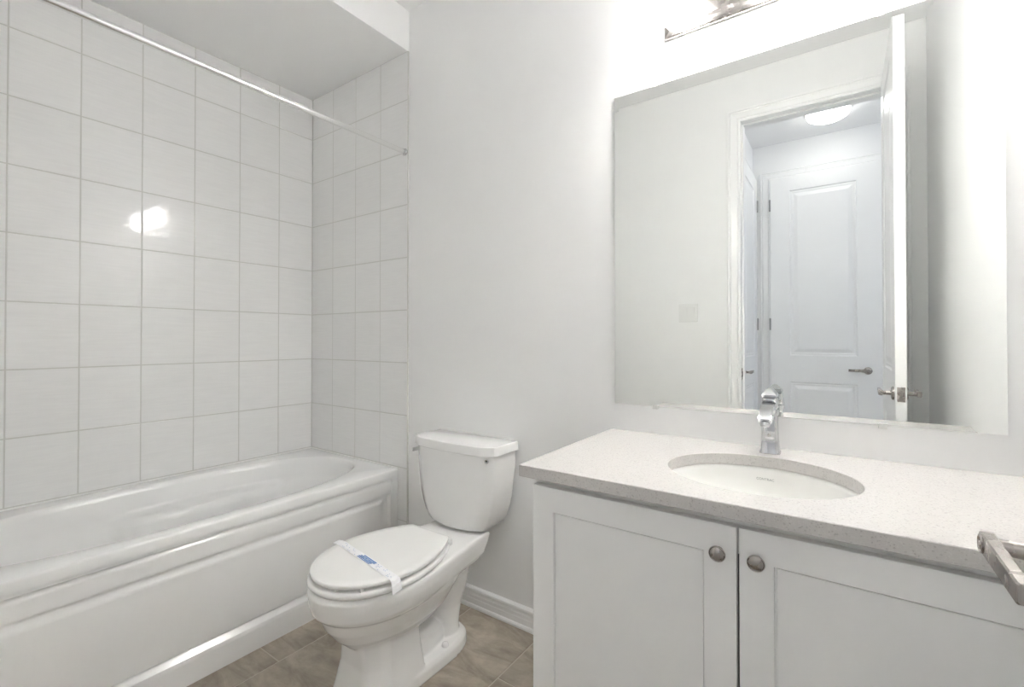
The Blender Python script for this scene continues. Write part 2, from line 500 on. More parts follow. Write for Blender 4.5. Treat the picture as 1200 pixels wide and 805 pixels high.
# ------------------------------------------------------------------ door casings (trim)
CP = [(0.0, 0.0), (0.0, 0.010), (0.004, 0.012), (0.010, 0.0125), (0.016, 0.0095), (0.020, 0.0125), (0.045, 0.0165), (0.052, 0.0185), (0.058, 0.0150), (0.064, 0.0195), (0.072, 0.0195), (0.074, 0.017), (0.074, 0.0)]
def casing(name, x0, x1, h, y, sgn):
    """mitred casing round an opening x0..x1, height h, on wall plane y"""
    bm = bmesh.new()
    def col(d, o): return [(x0-d, 0, o), (x0-d, h+d, o), (x1+d, h+d, o), (x1+d, 0, o)]
    loops = [[], [], [], []]
    for d, o in CP:
        for i, (x, z, oo) in enumerate(col(d, o)): loops[i].append((x, y+sgn*oo, z))
    loft(bm, loops)
    return obj(name, bm, 'trim', kind='structure')
casing('trim_2', DX0, DX1, DH, YF, 1)
casing('trim_3', DX0, DX1, DH, YH, -1)
# jamb lining with stop
bm = bmesh.new()
box(bm, DX0-0.012, DX0, YH, YF, 0, DH+0.012); box(bm, DX1, DX1+0.012, YH, YF, 0, DH+0.012)
box(bm, DX0, DX1, YH, YF, DH, DH+0.012)
box(bm, DX0, DX0+0.010, YH+0.03, YF-0.040, 0, DH, 0.002); box(bm, DX1-0.010, DX1, YH+0.03, YF-0.040, 0, DH, 0.002)
box(bm, DX0+0.010, DX1-0.010, YH+0.03, YF-0.040, DH-0.010, DH, 0.002)
jamb = obj('trim_4', bm, 'trim', kind='structure')
bm = bmesh.new(); box(bm, DX0, DX0+0.0025, YF-0.036, YF-0.004, 0.921, 0.991, 0.001); box(bm, DX0+0.001, DX0+0.004, YF-0.028, YF-0.014, 0.941, 0.971, mi=1)
obj('strike_plate', bm, ['nickel', 'dark'], jamb)

# ------------------------------------------------------------------ doors
PROF = [(0, 0), (0.003, 0.004), (0.009, 0.0068), (0.016, 0.0055), (0.024, 0.0075), (0.030, 0.0072), (0.052, 0.0016), (0.056, 0.0010)]
def leaf_parts(name, w, h, t, parent_mw, kind='structure'):
    bm = panelled_leaf(w, h, t, [(0.138, w-0.150, 1.025, h-0.112), (0.138, w-0.150, 0.22, 0.812)], PROF)
    o = obj(name, bm, 'doorpaint', kind=kind)
    o.matrix_world = parent_mw
    return o

def lever(parent, at, out, along, name='door_handle', L=0.120):
    """lever handle; at: point on the leaf face, out/along unit vectors (local)"""
    a, o, l = Vector(at), Vector(out), Vector(along)
    up = Vector((0, 0, 1))
    bm = bmesh.new()
    lathe(bm, a, o, [(0, 0.0275), (0.003, 0.0275), (0.006, 0.0262), (0.0085, 0.022), (0.0095, 0.012)], 40)
    lathe(bm, a, o, [(0.006, 0.0105), (0.016, 0.0085), (0.040, 0.0080)], 28)
    # bar: flat straight blade with softened edges
    loops = []
    for q, hh, th in ((-0.0112, 0.0098, 0.0052), (-0.0100, 0.0110, 0.0064), (L-0.002, 0.0100, 0.0056), (L, 0.0088, 0.0044)):
        c = a + o*0.0420 + l*q
        e = 0.0016
        loops.append([c+up*u+o*w for u, w in ((-hh, -th+e), (-hh+e, -th), (hh-e, -th), (hh, -th+e), (hh, th-e), (hh-e, th), (-hh+e, th), (-hh, th-e))])
    loft(bm, loops)
    h = obj(name, bm, 'nickel', parent, smooth=True, angle=35)
    bm = bmesh.new()
    lathe(bm, a + o*0.0481, o, [(0, 0.0100), (0.0016, 0.0100), (0.0020, 0.0088), (0.0006, 0.0080), (0.0006, 0.0035), (0.0020, 0.0030), (0.0022, 0.0)], 28, cap1=False)
    obj('privacy_button', bm, 'nickel', h, smooth=True, angle=35)
    return h

def hinge(parent, x, y, z, hgt=0.09, name='hinge'):
    bm = bmesh.new()
    tube(bm, (x, y, z), (x, y, z+hgt), 0.0062, n=16)
    for k in range(1, 4):
        tube(bm, (x, y, z+hgt*k/4-0.0006), (x, y, z+hgt*k/4+0.0006), 0.0068, n=16)
    tube(bm, (x, y, z-0.004), (x, y, z), 0.0035, 0.0062, n=16); tube(bm, (x, y, z+hgt), (x, y, z+hgt+0.004), 0.0062, 0.0035, n=16)
    return obj(name, bm, 'hinge', parent, smooth=True, angle=40)

# door_1: the bathroom door, swung 90 degrees into the room. local x -> world +y, local y -> world -x
DW = 0.700
mw = Matrix.Translation((0.2045, 0.062, 0.008)) @ Matrix.Rotation(pi/2, 4, 'Z')
d1 = leaf_parts('door_1', DW, 2.474, 0.0365, mw)
LZ = 0.940
lever(d1, (DW-0.062, 0.0365, LZ), (0, 1, 0), (-1, 0, 0))
lever(d1, (DW-0.062, 0.0, LZ), (0, -1, 0), (-1, 0, 0))
bm = bmesh.new()
box(bm, DW, DW+0.0012, 0.0055, 0.031, LZ-0.029, LZ+0.029, 0.0004)
lathe(bm, (DW+0.0012, 0.018, LZ+0.021), (1, 0, 0), [(0, 0.004), (0.001, 0.0036)], 16)
lathe(bm, (DW+0.0012, 0.018, LZ-0.021), (1, 0, 0), [(0, 0.004), (0.001, 0.0036)], 16)
obj('latch_plate', bm, 'nickel', d1)
bm = bmesh.new()
loft(bm, [[(DW+0.001, 0.011, LZ-0.009), (DW+0.001, 0.026, LZ-0.009), (DW+0.001, 0.026, LZ+0.009), (DW+0.001, 0.011, LZ+0.009)],
          [(DW+0.011, 0.0195, LZ-0.008), (DW+0.011, 0.0255, LZ-0.008), (DW+0.011, 0.0255, LZ+0.008), (DW+0.011, 0.0195, LZ+0.008)]])
obj('latch_bolt', bm, 'nickel', d1)
for z in (0.20, 1.20, 2.22): hinge(d1, -0.004, -0.006, z)

# door_2: the closed door across the hall
mw = Matrix.Translation((-0.488, YHF+0.006, 0.010))
d2 = leaf_parts('door_2', 0.729, 2.478, 0.036, mw)
lever(d2, (0.729-0.088, 0.036, 0.920), (0, 1, 0), (-1, 0, 0))
for z in (0.20, 1.237, 2.219): hinge(d2, -0.002, 0.040, z)
casing('trim_5', -0.491, 0.244, 2.491, YHF, 1)
bm = bmesh.new()
box(bm, -0.4908, -0.4880, YHF-0.001, YHF+0.003, 0, 2.491); box(bm, 0.2410, 0.2438, YHF-0.001, YHF+0.003, 0, 2.491); box(bm, -0.4908, 0.2438, YHF-0.001, YHF+0.003, 2.4885, 2.491)
obj('door_gap_shade', bm, 'dark', kind='structure')  # dark strips painted as the shade in the clearance round the leaf

# door_3: a door in the hall's left wall, seen at a grazing angle
mw = Matrix.Translation((XHL+0.006, YHF+0.080, 0.010)) @ Matrix.Rotation(pi/2, 4, 'Z') @ Matrix.Translation((0, -0.036, 0))
d3 = leaf_parts('door_3', 0.714, 2.482, 0.036, mw)
# (local y 0 faces the hall after the turn)
for z in (0.20, 1.237, 2.219): hinge(d3, 0.000, -0.004, z)
lever(d3, (0.714-0.07, 0.0, 0.920), (0, -1, 0), (-1, 0, 0))
def casing_side(name, y0, y1, h, x):
    bm = bmesh.new(); loops = [[], [], [], []]
    for d, o in CP:
        for i, (yy, z) in enumerate(((y0-d, 0), (y0-d, h+d), (y1+d, h+d), (y1+d, 0))): loops[i].append((x+o, yy, z))
    loft(bm, loops); return obj(name, bm, 'trim', kind='structure')
casing_side('trim_7', YHF+0.077, YHF+0.797, 2.495, XHL)

# ------------------------------------------------------------------ bathtub
TX0, TX1 = XL+0.0008, -1.810        # back rim against tile, apron face
TY0, TY1, TZ = YF+0.0085, YB-0.0090, 0.524
tub = thing('bathtub', 'white acrylic alcove bathtub with a grooved front apron below the tiled walls', 'bathtub', ((TX0+TX1)/2, (TY0+TY1)/2, 0))
tcx, tcy = (TX0+TX1)/2, (TY0+TY1)/2
def rim_loop(inset_f, inset_b, inset_e, z, pw=2.6, ledge=0.0, n=120, shift=0.0):
    """oval opening; inset_f front, inset_b back, inset_e ends"""
    x0, x1 = TX0+inset_b, TX1-inset_f
    y0, y1 = TY0+inset_e, TY1-inset_e
    cx, cy, ax, ay = (x0+x1)/2, (y0+y1)/2 + shift, (x1-x0)/2, (y1-y0)/2
    out = []
    for k in range(n):
        t = 2*pi*k/n
        c, s = cos(t), sin(t)
        x = cx + ax*math.copysign(abs(c)**(2/pw), c)
        y = cy + ay*math.copysign(abs(s)**(2/pw), s)
        # arm-rest ledge : pushes both long walls inward between the ends
        w = max(0.0, 1-((y-(cy+0.17))/0.33)**2) ** 0.25 if abs(y-(cy+0.17)) < 0.33 else 0.0
        x += -math.copysign(1, x-cx)*ledge*w*min(1, abs(x-cx)/ax*1.3)
        out.append((x-tcx, y-tcy, z))
    return out
bm = bmesh.new()
N = 120
def outer_loop(z, o):
    """true rectangle, its corners snapped to the nearest samples of the oval"""
    x0, x1, y0, y1 = TX0-tcx, TX1-tcx+o, TY0-tcy, TY1-tcy
    ref = rim_loop(fi, bi, ei, z)
    mx, my = (x0+x1)/2, (y0+y1)/2
    pts = []
    for (x, y, _) in ref:
        c, q = x-mx, y-my
        k = min(((x1-mx)/abs(c)) if abs(c) > 1e-6 else 1e9, ((y1-my)/abs(q)) if abs(q) > 1e-6 else 1e9)
        pts.append([mx+c*k, my+q*k])
    for X, Y in ((x0, y0), (x1, y0), (x1, y1), (x0, y1)):
        j = min(range(N), key=lambda i: (pts[i][0]-X)**2+(pts[i][1]-Y)**2)
        pts[j] = [X, Y]
    return [(x, y, z) for x, y in pts]
fi, bi, ei = 0.068, 0.070, 0.050
loops = [outer_loop(0.484, 0), outer_loop(TZ-0.008, 0), outer_loop(TZ-0.0025, -0.0025), outer_loop(TZ, -0.009)]
fi, bi, ei = 0.068, 0.070, 0.050
loops += [rim_loop(fi-0.012, bi-0.012, ei-0.014, TZ+0.000),
          rim_loop(fi-0.005, bi-0.005, ei-0.006, TZ-0.002),
          rim_loop(fi+0.000, bi+0.000, ei+0.000, TZ-0.008),
          rim_loop(fi+0.006, bi+0.008, ei+0.007, TZ-0.024),
          rim_loop(fi+0.010, bi+0.014, ei+0.018, TZ-0.085, ledge=0.000),
          rim_loop(fi+0.012, bi+0.016, ei+0.022, TZ-0.100, ledge=0.006),
          rim_loop(fi+0.013, bi+0.018, ei+0.026, TZ-0.111, ledge=0.040),
          rim_loop(fi+0.015, bi+0.020, ei+0.030, TZ-0.118, ledge=0.058),
          rim_loop(fi+0.020, bi+0.026, ei+0.040, TZ-0.150, ledge=0.064),
          rim_loop(fi+0.038, bi+0.045, ei+0.085, TZ-0.290, ledge=0.040, pw=2.8),
          rim_loop(fi+0.055, bi+0.062, ei+0.115, TZ-0.360, ledge=0.012, pw=2.8),
          rim_loop(fi+0.085, bi+0.095, ei+0.155, TZ-0.392, pw=2.7),
          rim_loop(fi+0.15, bi+0.16, ei+0.26, TZ-0.400, pw=2.4)]
R = loft(bm, loops, cap0=False, cap1=True)
shell = obj('shell', bm, 'acrylic', tub, smooth=True, angle=50)
bm = bmesh.new()
lathe(bm, (0.0, 0.62-0.11, TZ-0.4005), (0, 0, 1), [(0, 0.033), (0.003, 0.033), (0.004, 0.029), (0.002, 0.022), (0.002, 0.0)], 32, cap1=False)
obj('drain', bm, 'chrome', tub, smooth=True, angle=35)
# apron
# the band under the rim and the raised panel under the band, each behind a fine groove
AP = [(0.486, 0.0), (0.4780, 0.0), (0.4775, 0.0120), (0.4730, 0.0130), (0.4640, 0.0060), (0.4600, 0.0042), (0.4540, 0.0034), (0.4103, 0.0034), (0.4098, 0.0034)]
SK = [(0.1190, 0.0045), (0.1150, 0.0050), (0.1145, 0.0150), (0.1105, 0.0155), (0.098, 0.004), (0.090, -0.0030), (0.082, -0.0055), (0.074, -0.006), (0.0, -0.006)]
PT = [(0.0, 0.0034), (0.0006, 0.0150), (0.0050, 0.0155), (0.0200, 0.0125), (0.0270, 0.0085), (0.0340, 0.0052), (0.0400, 0.0045), (9, 0.0045)]
def lerp(T, v, sgn=1):
    for (a0, d0), (a1, d1) in zip(T[:-1], T[1:]):
        if (a0 <= v <= a1) or (a1 <= v <= a0): return d0 + (d1-d0)*(v-a0)/(a1-a0)
    return T[-1][1]
def apron_depth(y, z):
    e = min(y-TY0, TY1-y)
    if z >= 0.4098:
        d = lerp(AP, z)
        return d*min(1, max(0, (e-0.034)/0.004))
    if z <= 0.1190:
        d = lerp(SK, z)
        if d < 0: return d
        return d*min(1, max(0, (e-0.045)/0.010))
    st, se = 0.4098-z, (e-0.045)
    if se <= 0: return 0.0
    side = 0.0125*min(1, se/0.012) if se < 0.030 else 0.0125-(0.0080)*min(1, (se-0.030)/0.030)
    return side if se < 0.060 and (st > se*0.5 or se < 0.012) and side > 0 and not (st < 0.02 and se > 0.012) else lerp(PT, st)
ys = sorted({TY0, TY0+0.006, TY1, TY1-0.006} | {q for a in (0.034, 0.038, 0.045, 0.049, 0.053, 0.057, 0.065, 0.075, 0.083, 0.091, 0.099, 0.105) for q in (TY0+a, TY1-a)} | {TY0+0.12+(TY1-TY0-0.24)*k/10 for k in range(11)})
zs = sorted({z for z, _ in AP} | {z for z, _ in SK} | {0.4098-q for q, _ in PT[:-1]})
bm = bmesh.new()
V = panel_grid(bm, ys, zs, apron_depth, lambda y, z, d: (TX1-d-tcx, y-tcy, z))
obj('apron', bm, 'acrylic', tub, smooth=True, angle=20)
# caulk bead between rim and tile
bm = bmesh.new()
box(bm, XL-0.0005, XL+0.005, TY0, YB-0.006, TZ-0.001, TZ+0.006, 0.002)
box(bm, XL, TX1-0.004, YB-0.0125, YB-0.007, TZ-0.001, TZ+0.006, 0.002)
obj('trim_8', bm, 'caulk', kind='structure')

# ------------------------------------------------------------------ shower rod
RX, RZ = -1.762, 2.092
rod = thing('shower_rod', 'straight chrome shower curtain rod spanning the alcove above the tub', 'shower rod', (RX, (YF+YB)/2, RZ))
bm = bmesh.new(); tube(bm, (0, -0.753, 0), (0, 0.753, 0), 0.0122, n=32)
obj('rod', bm, 'rod', rod, smooth=True, angle=40)
for s in (-1, 1):
    bm = bmesh.new()
    yw = (YB-0.008 if s > 0 else YF+0.008) - (YF+YB)/2
    lathe(bm, (0, yw, 0), (0, -s, 0), [(0, 0.017), (0.003, 0.0175), (0.006, 0.0165), (0.009, 0.0135), (0.018, 0.0142), (0.019, 0.0120)], 32)
    obj('flange', bm, 'chrome', rod, smooth=True, angle=40)

# ------------------------------------------------------------------ toilet
TCX, TBY = -1.288, YB-0.008
toi = thing('toilet', 'white two piece toilet with closed lid between the bathtub and the vanity', 'toilet', (TCX, TBY, 0), pi)
# local frame: x across, +y away from wall (towards the room), z up
def sup(t, p): return math.copysign(abs(t)**p, t)
def tank_loop(hw, f, z, ch=0.045, r=0.012, b=0.0, bow=0.010):
    pts = []
    base = [(-hw, b), (-hw, f-ch*0.72), (-hw+ch*0.10, f-ch*0.50), (-hw+ch*0.85, f-ch*0.10), (-hw+ch*1.15, f)]
    k = 7
    x0 = hw-ch*1.15
    mid = [(-x0 + 2*x0*i/k, f+bow*(1-(2*i/k-1)**2)) for i in range(1, k)]
    right = [(-x, y) for x, y in base[::-1]]
    return [(x, y, z) for x, y in base+mid+right]
bm = bmesh.new()
TDX = 0.017
def tk(lp): return [(x+TDX, y, z) for x, y, z in lp]
lv = [(0.404, 0.128, 0.150, 0.050), (0.406, 0.140, 0.160, 0.050), (0.414, 0.151, 0.165, 0.050), (0.440, 0.168, 0.167, 0.050), (0.480, 0.184, 0.168, 0.050), (0.53, 0.196, 0.169, 0.049), (0.60, 0.205, 0.170, 0.048), (0.66, 0.209, 0.170, 0.047), (0.716, 0.211, 0.170, 0.047)]
loft(bm, [tk(tank_loop(hw, f, z, ch)) for z, hw, f, ch in lv])
bmesh.ops.bevel(bm, geom=[e for e in bm.edges if abs(e.verts[0].co.z-e.verts[1].co.z) > 0.003 and min(v.co.y for v in e.verts) < 0.001], offset=0.008, segments=3, affect='EDGES')
obj('tank', bm, 'ceramic', toi, smooth=True, angle=45)
bm = bmesh.new()
ll = [(0.7150, 0.214, 0.174, 0.0), (0.7150, 0.2205, 0.1805, 0.001), (0.7165, 0.2220, 0.1820, 0), (0.7450, 0.2215, 0.1815, 0), (0.7495, 0.2202, 0.1802, 0.001), (0.7518, 0.2175, 0.1775, 0.002), (0.7525, 0.2130, 0.1730, 0.004)]
loft(bm, [tk(tank_loop(hw, f, z, 0.056, b=b)) for z, hw, f, b in ll])
obj('tank_lid', bm, 'ceramic', toi, smooth=True, angle=26)
# flush handle hole plug and side lever
bm = bmesh.new()
lathe(bm, (-0.166, 0.1592, 0.696), (-0.47, 0.88, 0), [(0, 0.0085), (0.0015, 0.0085), (0.0022, 0.007), (0.0012, 0.004)], 20)
pl = obj('screw_cover', bm, 'chrome', toi, smooth=True, angle=35)
bm = bmesh.new()
lathe(bm, (-0.1665, 0.1602, 0.696), (-0.47, 0.88, 0), [(0, 0.0032), (0.0022, 0.003)], 12)
obj('screw', bm, 'rubber', pl)
bm = bmesh.new()
lathe(bm, (0.2215, 0.110, 0.688), (1, 0, 0), [(0, 0.013), (0.004, 0.013), (0.007, 0.010), (0.016, 0.008)], 24)
box(bm, 0.2345, 0.2405, 0.098, 0.166, 0.680, 0.696, 0.0025)
obj('flush_lever', bm, 'chrome', toi, smooth=True, angle=35)

# egg-shaped outlines. yb back, yf front, hw half width
def egg(yb, yf, hw, z, n=72, wide=0.42, pb=2.6, pf=2.05, flat=None, cx=0.0):
    """closed outline; widest at fraction 'wide' from back; flat = half width of a straight back edge"""
    ym = yb + (yf-yb)*wide
    out = []
    for k in range(n):
        t = 2*pi*k/n
        c, s = cos(t), sin(t)
        if s >= 0:
            x = hw*sup(c, 2/pf); y = ym + (yf-ym)*sup(s, 2/pf)
        else:
            x = hw*sup(c, 2/pb); y = ym + (ym-yb)*sup(s, 2/pb)
        out.append((cx+x, y, z))
    return out
def rim_outline(hw, yf, yb, z, deck=0.125, n=72, wy=0.50):
    """bowl rim: round front, sides drawing in to a narrower squared deck at the back"""
    out = []
    for k in range(n):
        t = 2*pi*k/n; c, s = cos(t), sin(t)
        if s >= 0:
            x = hw*sup(c, 0.97); y = wy + (yf-wy)*sup(s, 0.97)
        else:
            # parameter along side then back
            u = -s
            y = wy - (wy-yb)*min(1.0, (u**0.9)*1.0)
            fr = (wy-y)/(wy-yb)
            side = hw + (deck-hw)*(fr**1.35)
            if abs(c) < 0.42: x = deck*c/0.42; y = yb
            else: 
                u2 = u/sqrt(1-0.42**2); y = wy-(wy-yb)*min(1, u2); fr = (wy-y)/(wy-yb)
                side = hw + (deck-hw)*(fr*fr*(3-2*fr)*0.6+fr*0.4)
                x = math.copysign(side, c)
            if c > 0.42 or c < -0.42: pass
        out.append((x, y, z))
    return out
YFR = 0.773   # front of the rim from the tank's back
bowl = bmesh.new()
# rim and deck block
prs = [(0.300, 0.160, YFR-0.040, 0.165, 0.118), (0.312, 0.172, YFR-0.022, 0.140, 0.122), (0.325, 0.180, YFR-0.010, 0.120, 0.126), (0.360, 0.187, YFR-0.003, 0.100, 0.128), (0.384, 0.188, YFR, 0.090, 0.129), (0.393, 0.186, YFR-0.003, 0.088, 0.128), (0.398, 0.180, YFR-0.010, 0.090, 0.124)]
loft(bowl, [rim_outline(hw, yf, yb, z, dk) for z, hw, yf, yb, dk in prs])
# bowl belly
bl = [(0.150, 0.060, 0.600, 0.30), (0.185, 0.095, 0.655, 0.27), (0.225, 0.128, 0.695, 0.25), (0.265, 0.150, 0.724, 0.23), (0.300, 0.163, 0.740, 0.20), (0.330, 0.168, 0.748, 0.19)]
loft(bowl, [egg(yb, yf, hw, z, wide=0.5) for z, hw, yf, yb in bl])
# front column (pedestal), flaring to the floor
def rrect(x0, x1, y0, y1, z, p=5, n=48):
    return [((x0+x1)/2+(x1-x0)/2*sup(cos(2*pi*k/n), 2/p), (y0+y1)/2+(y1-y0)/2*sup(sin(2*pi*k/n), 2/p), z) for k in range(n)]
def ped(w, y0, y1, z):
    ch = 0.040
    return [(-w+0.006, y0, z), (w-0.006, y0, z), (w, y0+0.008, z), (w, y1-0.075, z), (w-0.012, y1-0.045, z), (w-ch, y1-0.004, z), (w-ch-0.012, y1, z), (-w+ch+0.012, y1, z), (-w+ch, y1-0.004, z), (-w+0.012, y1-0.045, z), (-w, y1-0.075, z), (-w, y0+0.008, z)]
loft(bowl, [ped(w, y0, y1, z) for z, w, y0, y1 in ((0.0, 0.124, 0.425, 0.668), (0.05, 0.117, 0.428, 0.655), (0.12, 0.106, 0.435, 0.642), (0.19, 0.099, 0.44, 0.642), (0.26, 0.099, 0.44, 0.662), (0.31, 0.10, 0.44, 0.68))])
# foot plate at the back
loft(bowl, [rrect(-w, w, y0, y1, z, 3.0) for z, w, y0, y1 in ((0.0, 0.128, 0.155, 0.60), (0.035, 0.126, 0.158, 0.60), (0.048, 0.116, 0.170, 0.59))])
# raised hump around the trap outlet
loft(bowl, [rrect(-w, w, y0, y1, z, 2.6) for z, w, y0, y1 in ((0.02, 0.078, 0.24, 0.55), (0.07, 0.076, 0.245, 0.52), (0.10, 0.068, 0.26, 0.49), (0.118, 0.050, 0.29, 0.46))])
# rear column carrying the deck (the trapway's rise), bulging at the top
loft(bowl, [egg(yb, yf, hw, z, wide=0.5, pb=2.3, pf=2.3) for z, hw, yf, yb in ((0.01, 0.084, 0.315, 0.180), (0.08, 0.078, 0.295, 0.183), (0.15, 0.080, 0.292, 0.170), (0.21, 0.092, 0.305, 0.142), (0.26, 0.100, 0.325, 0.124), (0.31, 0.100, 0.34, 0.124), (0.36, 0.088, 0.34, 0.13))])
# trap tube running from the belly down and back
def tubepath(bm, pts, n=20):
    loops = []
    for i, (p, r) in enumerate(pts):
        p = Vector(p)
        q = Vector(pts[min(i+1, len(pts)-1)][0]); o = Vector(pts[max(i-1, 0)][0])
        d = (q-o).normalized(); a = Vector((1, 0, 0)); b = d.cross(a)
        loops.append([p + a*r*1.1*cos(2*pi*k/n) + b*r*sin(2*pi*k/n) for k in range(n)])
    loft(bm, loops)
tubepath(bowl, [((0, 0.56, 0.19), 0.045), ((0, 0.48, 0.15), 0.050), ((0, 0.41, 0.165), 0.052), ((0, 0.34, 0.22), 0.056), ((0, 0.27, 0.28), 0.066)])
bowl_o = obj('bowl', bowl, 'ceramic', toi, smooth=True)
rm = bowl_o.modifiers.new('remesh', 'REMESH'); rm.mode = 'VOXEL'; rm.voxel_size = 0.004; rm.use_smooth_shade = True
sm = bowl_o.modifiers.new('smooth', 'SMOOTH'); sm.factor = 0.5; sm.iterations = 5
# bolt caps
for s in (-1, 1):
    bm = bmesh.new()
    lathe(bm, (s*0.098, 0.315, 0.046), (0, 0, 1), [(0, 0.0125), (0.008, 0.012), (0.013, 0.0095), (0.016, 0.005), (0.017, 0.0)], 24, cap1=False)
    obj('bolt_cap', bm, 'ceramic', toi, smooth=True, angle=60)
# tank gasket
bm = bmesh.new(); box(bm, -0.10, 0.10, 0.06, 0.115, 0.392, 0.4045, 0.004)
obj('gasket', bm, 'rubber', toi)

# seat ring and lid
def seat_outline(hw, yf, yb, z, bw, n=72, wy=0.53):
    out = []
    for k in range(n):
        t = 2*pi*k/n; c, s = cos(t), sin(t)
        if s >= 0:
            x = hw*sup(c, 0.96); y = wy + (yf-wy)*sup(s, 0.96)
        elif abs(c) < 0.42:
            x = bw*c/0.42; y = yb
        else:
            u2 = -s/sqrt(1-0.42**2); fr = min(1, u2)
            y = wy-(wy-yb)*fr
            x = math.copysign(hw + (bw-hw)*fr**1.9, c)
        out.append((x, y, z))
    return out
SB = 0.300
SF = YFR - 0.004
bm = bmesh.new()
ri = [(x*0.62, 0.53+(y-0.53)*0.66, 0.402) for x, y, z in seat_outline(0.186, SF, SB, 0, 0.10)]
loops = [ri,
         seat_outline(0.182, SF-0.004, SB, 0.4010, 0.100), seat_outline(0.1865, SF, SB-0.002, 0.4045, 0.104), seat_outline(0.1870, SF, SB-0.002, 0.4120, 0.104),
         seat_outline(0.1835, SF-0.004, SB, 0.4180, 0.102), seat_outline(0.176, SF-0.011, SB+0.005, 0.4205, 0.098),
         [(x*0.62, 0.53+(y-0.53)*0.66, 0.4195) for x, y, z in seat_outline(0.186, SF, SB, 0, 0.10)]]
R = loft(bm, loops, cap0=False, cap1=False)
n = len(R[0])
for i in range(n): bm.faces.new((R[-1][i], R[-1][(i+1) % n], R[0][(i+1) % n], R[0][i]))
seat = obj('seat', bm, 'seatplastic', toi, smooth=True, angle=50)
bm = bmesh.new()
def lid_loop(i, z): return seat_outline(0.1825-i, SF-0.008-i, SB-0.004+i*0.6, z, 0.0985-i)
loops = [lid_loop(0.004, 0.4292), lid_loop(0.001, 0.4295), lid_loop(0.0, 0.4305), lid_loop(0.0, 0.4380), lid_loop(0.0012, 0.4405), lid_loop(0.004, 0.4420), lid_loop(0.03, 0.4426)]
loft(bm, loops)
lid = obj('lid', bm, 'seatplastic', toi, smooth=True, angle=50)
# bumpers under the lid
for i, (x, y) in enumerate(((0.100, 0.706), (-0.108, 0.700), (0.030, 0.745), (-0.045, 0.742))):
    obj('bumper', bx(x-0.018, x+0.018, y-0.009, y+0.003, 0.4185, 0.4300, bevel=0.001), 'seatplastic', lid)
# hinge caps
for s in (-1, 1):
    obj('hinge_cap', bx(s*0.075-0.018, s*0.075+0.018, 0.268, 0.300, 0.398, 0.424, bevel=0.006, seg=3), 'seatplastic', toi, smooth=True, angle=50)
# supply hose and stop valve, left of the bowl
bm = bmesh.new()
hp = [(0.155, 0.010, 0.18), (0.158, 0.060, 0.185), (0.155, 0.085, 0.23), (0.145, 0.080, 0.33), (0.140, 0.080, 0.412)]
tubepath(bm, [(p, 0.0055) for p in hp], 12)
lathe(bm, (0.155, -0.010, 0.18), (0, 1, 0), [(0, 0.022), (0.003, 0.021), (0.005, 0.009), (0.045, 0.009), (0.046, 0.013), (0.060, 0.013)], 24)
obj('supply_line', bm, 'chrome', toi, smooth=True, angle=40)

# sanitary paper band over the lid
band_w = 0.031
bm = bmesh.new()
cen = [(-0.193, 0.4080), (-0.1915, 0.4180), (-0.1885, 0.4300), (-0.182, 0.4405), (-0.170, 0.4432), (-0.12, 0.4440), (-0.05, 0.4444), (0.02, 0.4448), (0.09, 0.4444), (0.150, 0.4455), (0.176, 0.4435), (0.192, 0.4405), (0.206, 0.4380)]
def band_y(x): return 0.5925 - 0.155*x
def band_z(x):
    for (x0, z0), (x1, z1) in zip(cen[:-1], cen[1:]):
        if x0 <= x <= x1: return z0 + (z1-z0)*(x-x0)/(x1-x0)
    return cen[-1][1]
L1, L2 = [], []
for i, (x, z) in enumerate(cen):
    wv = 0.0008*sin(i*2.1)
    hwid = band_w/2 * (1.35 if i < 3 else 1.15 if i < 4 else 1.0)
    L1.append((x+0.003, band_y(x)-hwid, z+wv*0.5)); L2.append((x-0.003, band_y(x)+hwid, z-wv*0.3))
vs = [[bm.verts.new(p) for p in L1], [bm.verts.new(p) for p in L2]]
for i in range(len(cen)-1): bm.faces.new((vs[0][i], vs[0][i+1], vs[1][i+1], vs[1][i]))
def strip(x0, x1, v0, v1, mi, up=0.0009):
    q = [bm.verts.new((x, band_y(x)+v, band_z(x)+up)) for x, v in ((x0, v0), (x1, v0), (x1, v1), (x0, v1))]
    bm.faces.new(q).material_index = mi
# blue block: rows of print parted by white lines
strip(-0.058, 0.020, -0.0120, -0.0070, 1)
for x0, x1 in ((-0.058, -0.040), (-0.038, -0.014), (-0.012, 0.004), (0.006, 0.030)): strip(x0, x1, -0.0052, -0.0004, 1)
for x0, x1 in ((-0.048, -0.030), (-0.028, -0.004), (-0.002, 0.034)): strip(x0, x1, 0.0014, 0.0064, 1)
strip(-0.044, 0.036, 0.0082, 0.0112, 1)
rr = random.Random(3)
for k in range(13):
    x = -0.068 - 0.0085*k
    for v in (-0.010, -0.003, 0.004, 0.0095):
        if rr.random() < 0.36: strip(x, x-0.0036, v-0.0011, v+0.0011, 2)
for k in range(12):
    x = 0.050 + 0.0095*k
    for v in (-0.009, -0.002, 0.005, 0.010):
        if rr.random() < 0.26: strip(x, x+0.0035, v-0.001, v+0.001, 2)
band = obj('paper_band', bm, ['paper', 'ink', 'inkpale'])
so = band.modifiers.new('thick', 'SOLIDIFY'); so.thickness = 0.0005; so.offset = 1
band.matrix_world = Matrix.Translation((TCX, TBY, 0)) @ Matrix.Rotation(pi, 4, 'Z')
tag(band, 'white paper hygiene band with blue print wrapped across the closed toilet lid', 'paper band')

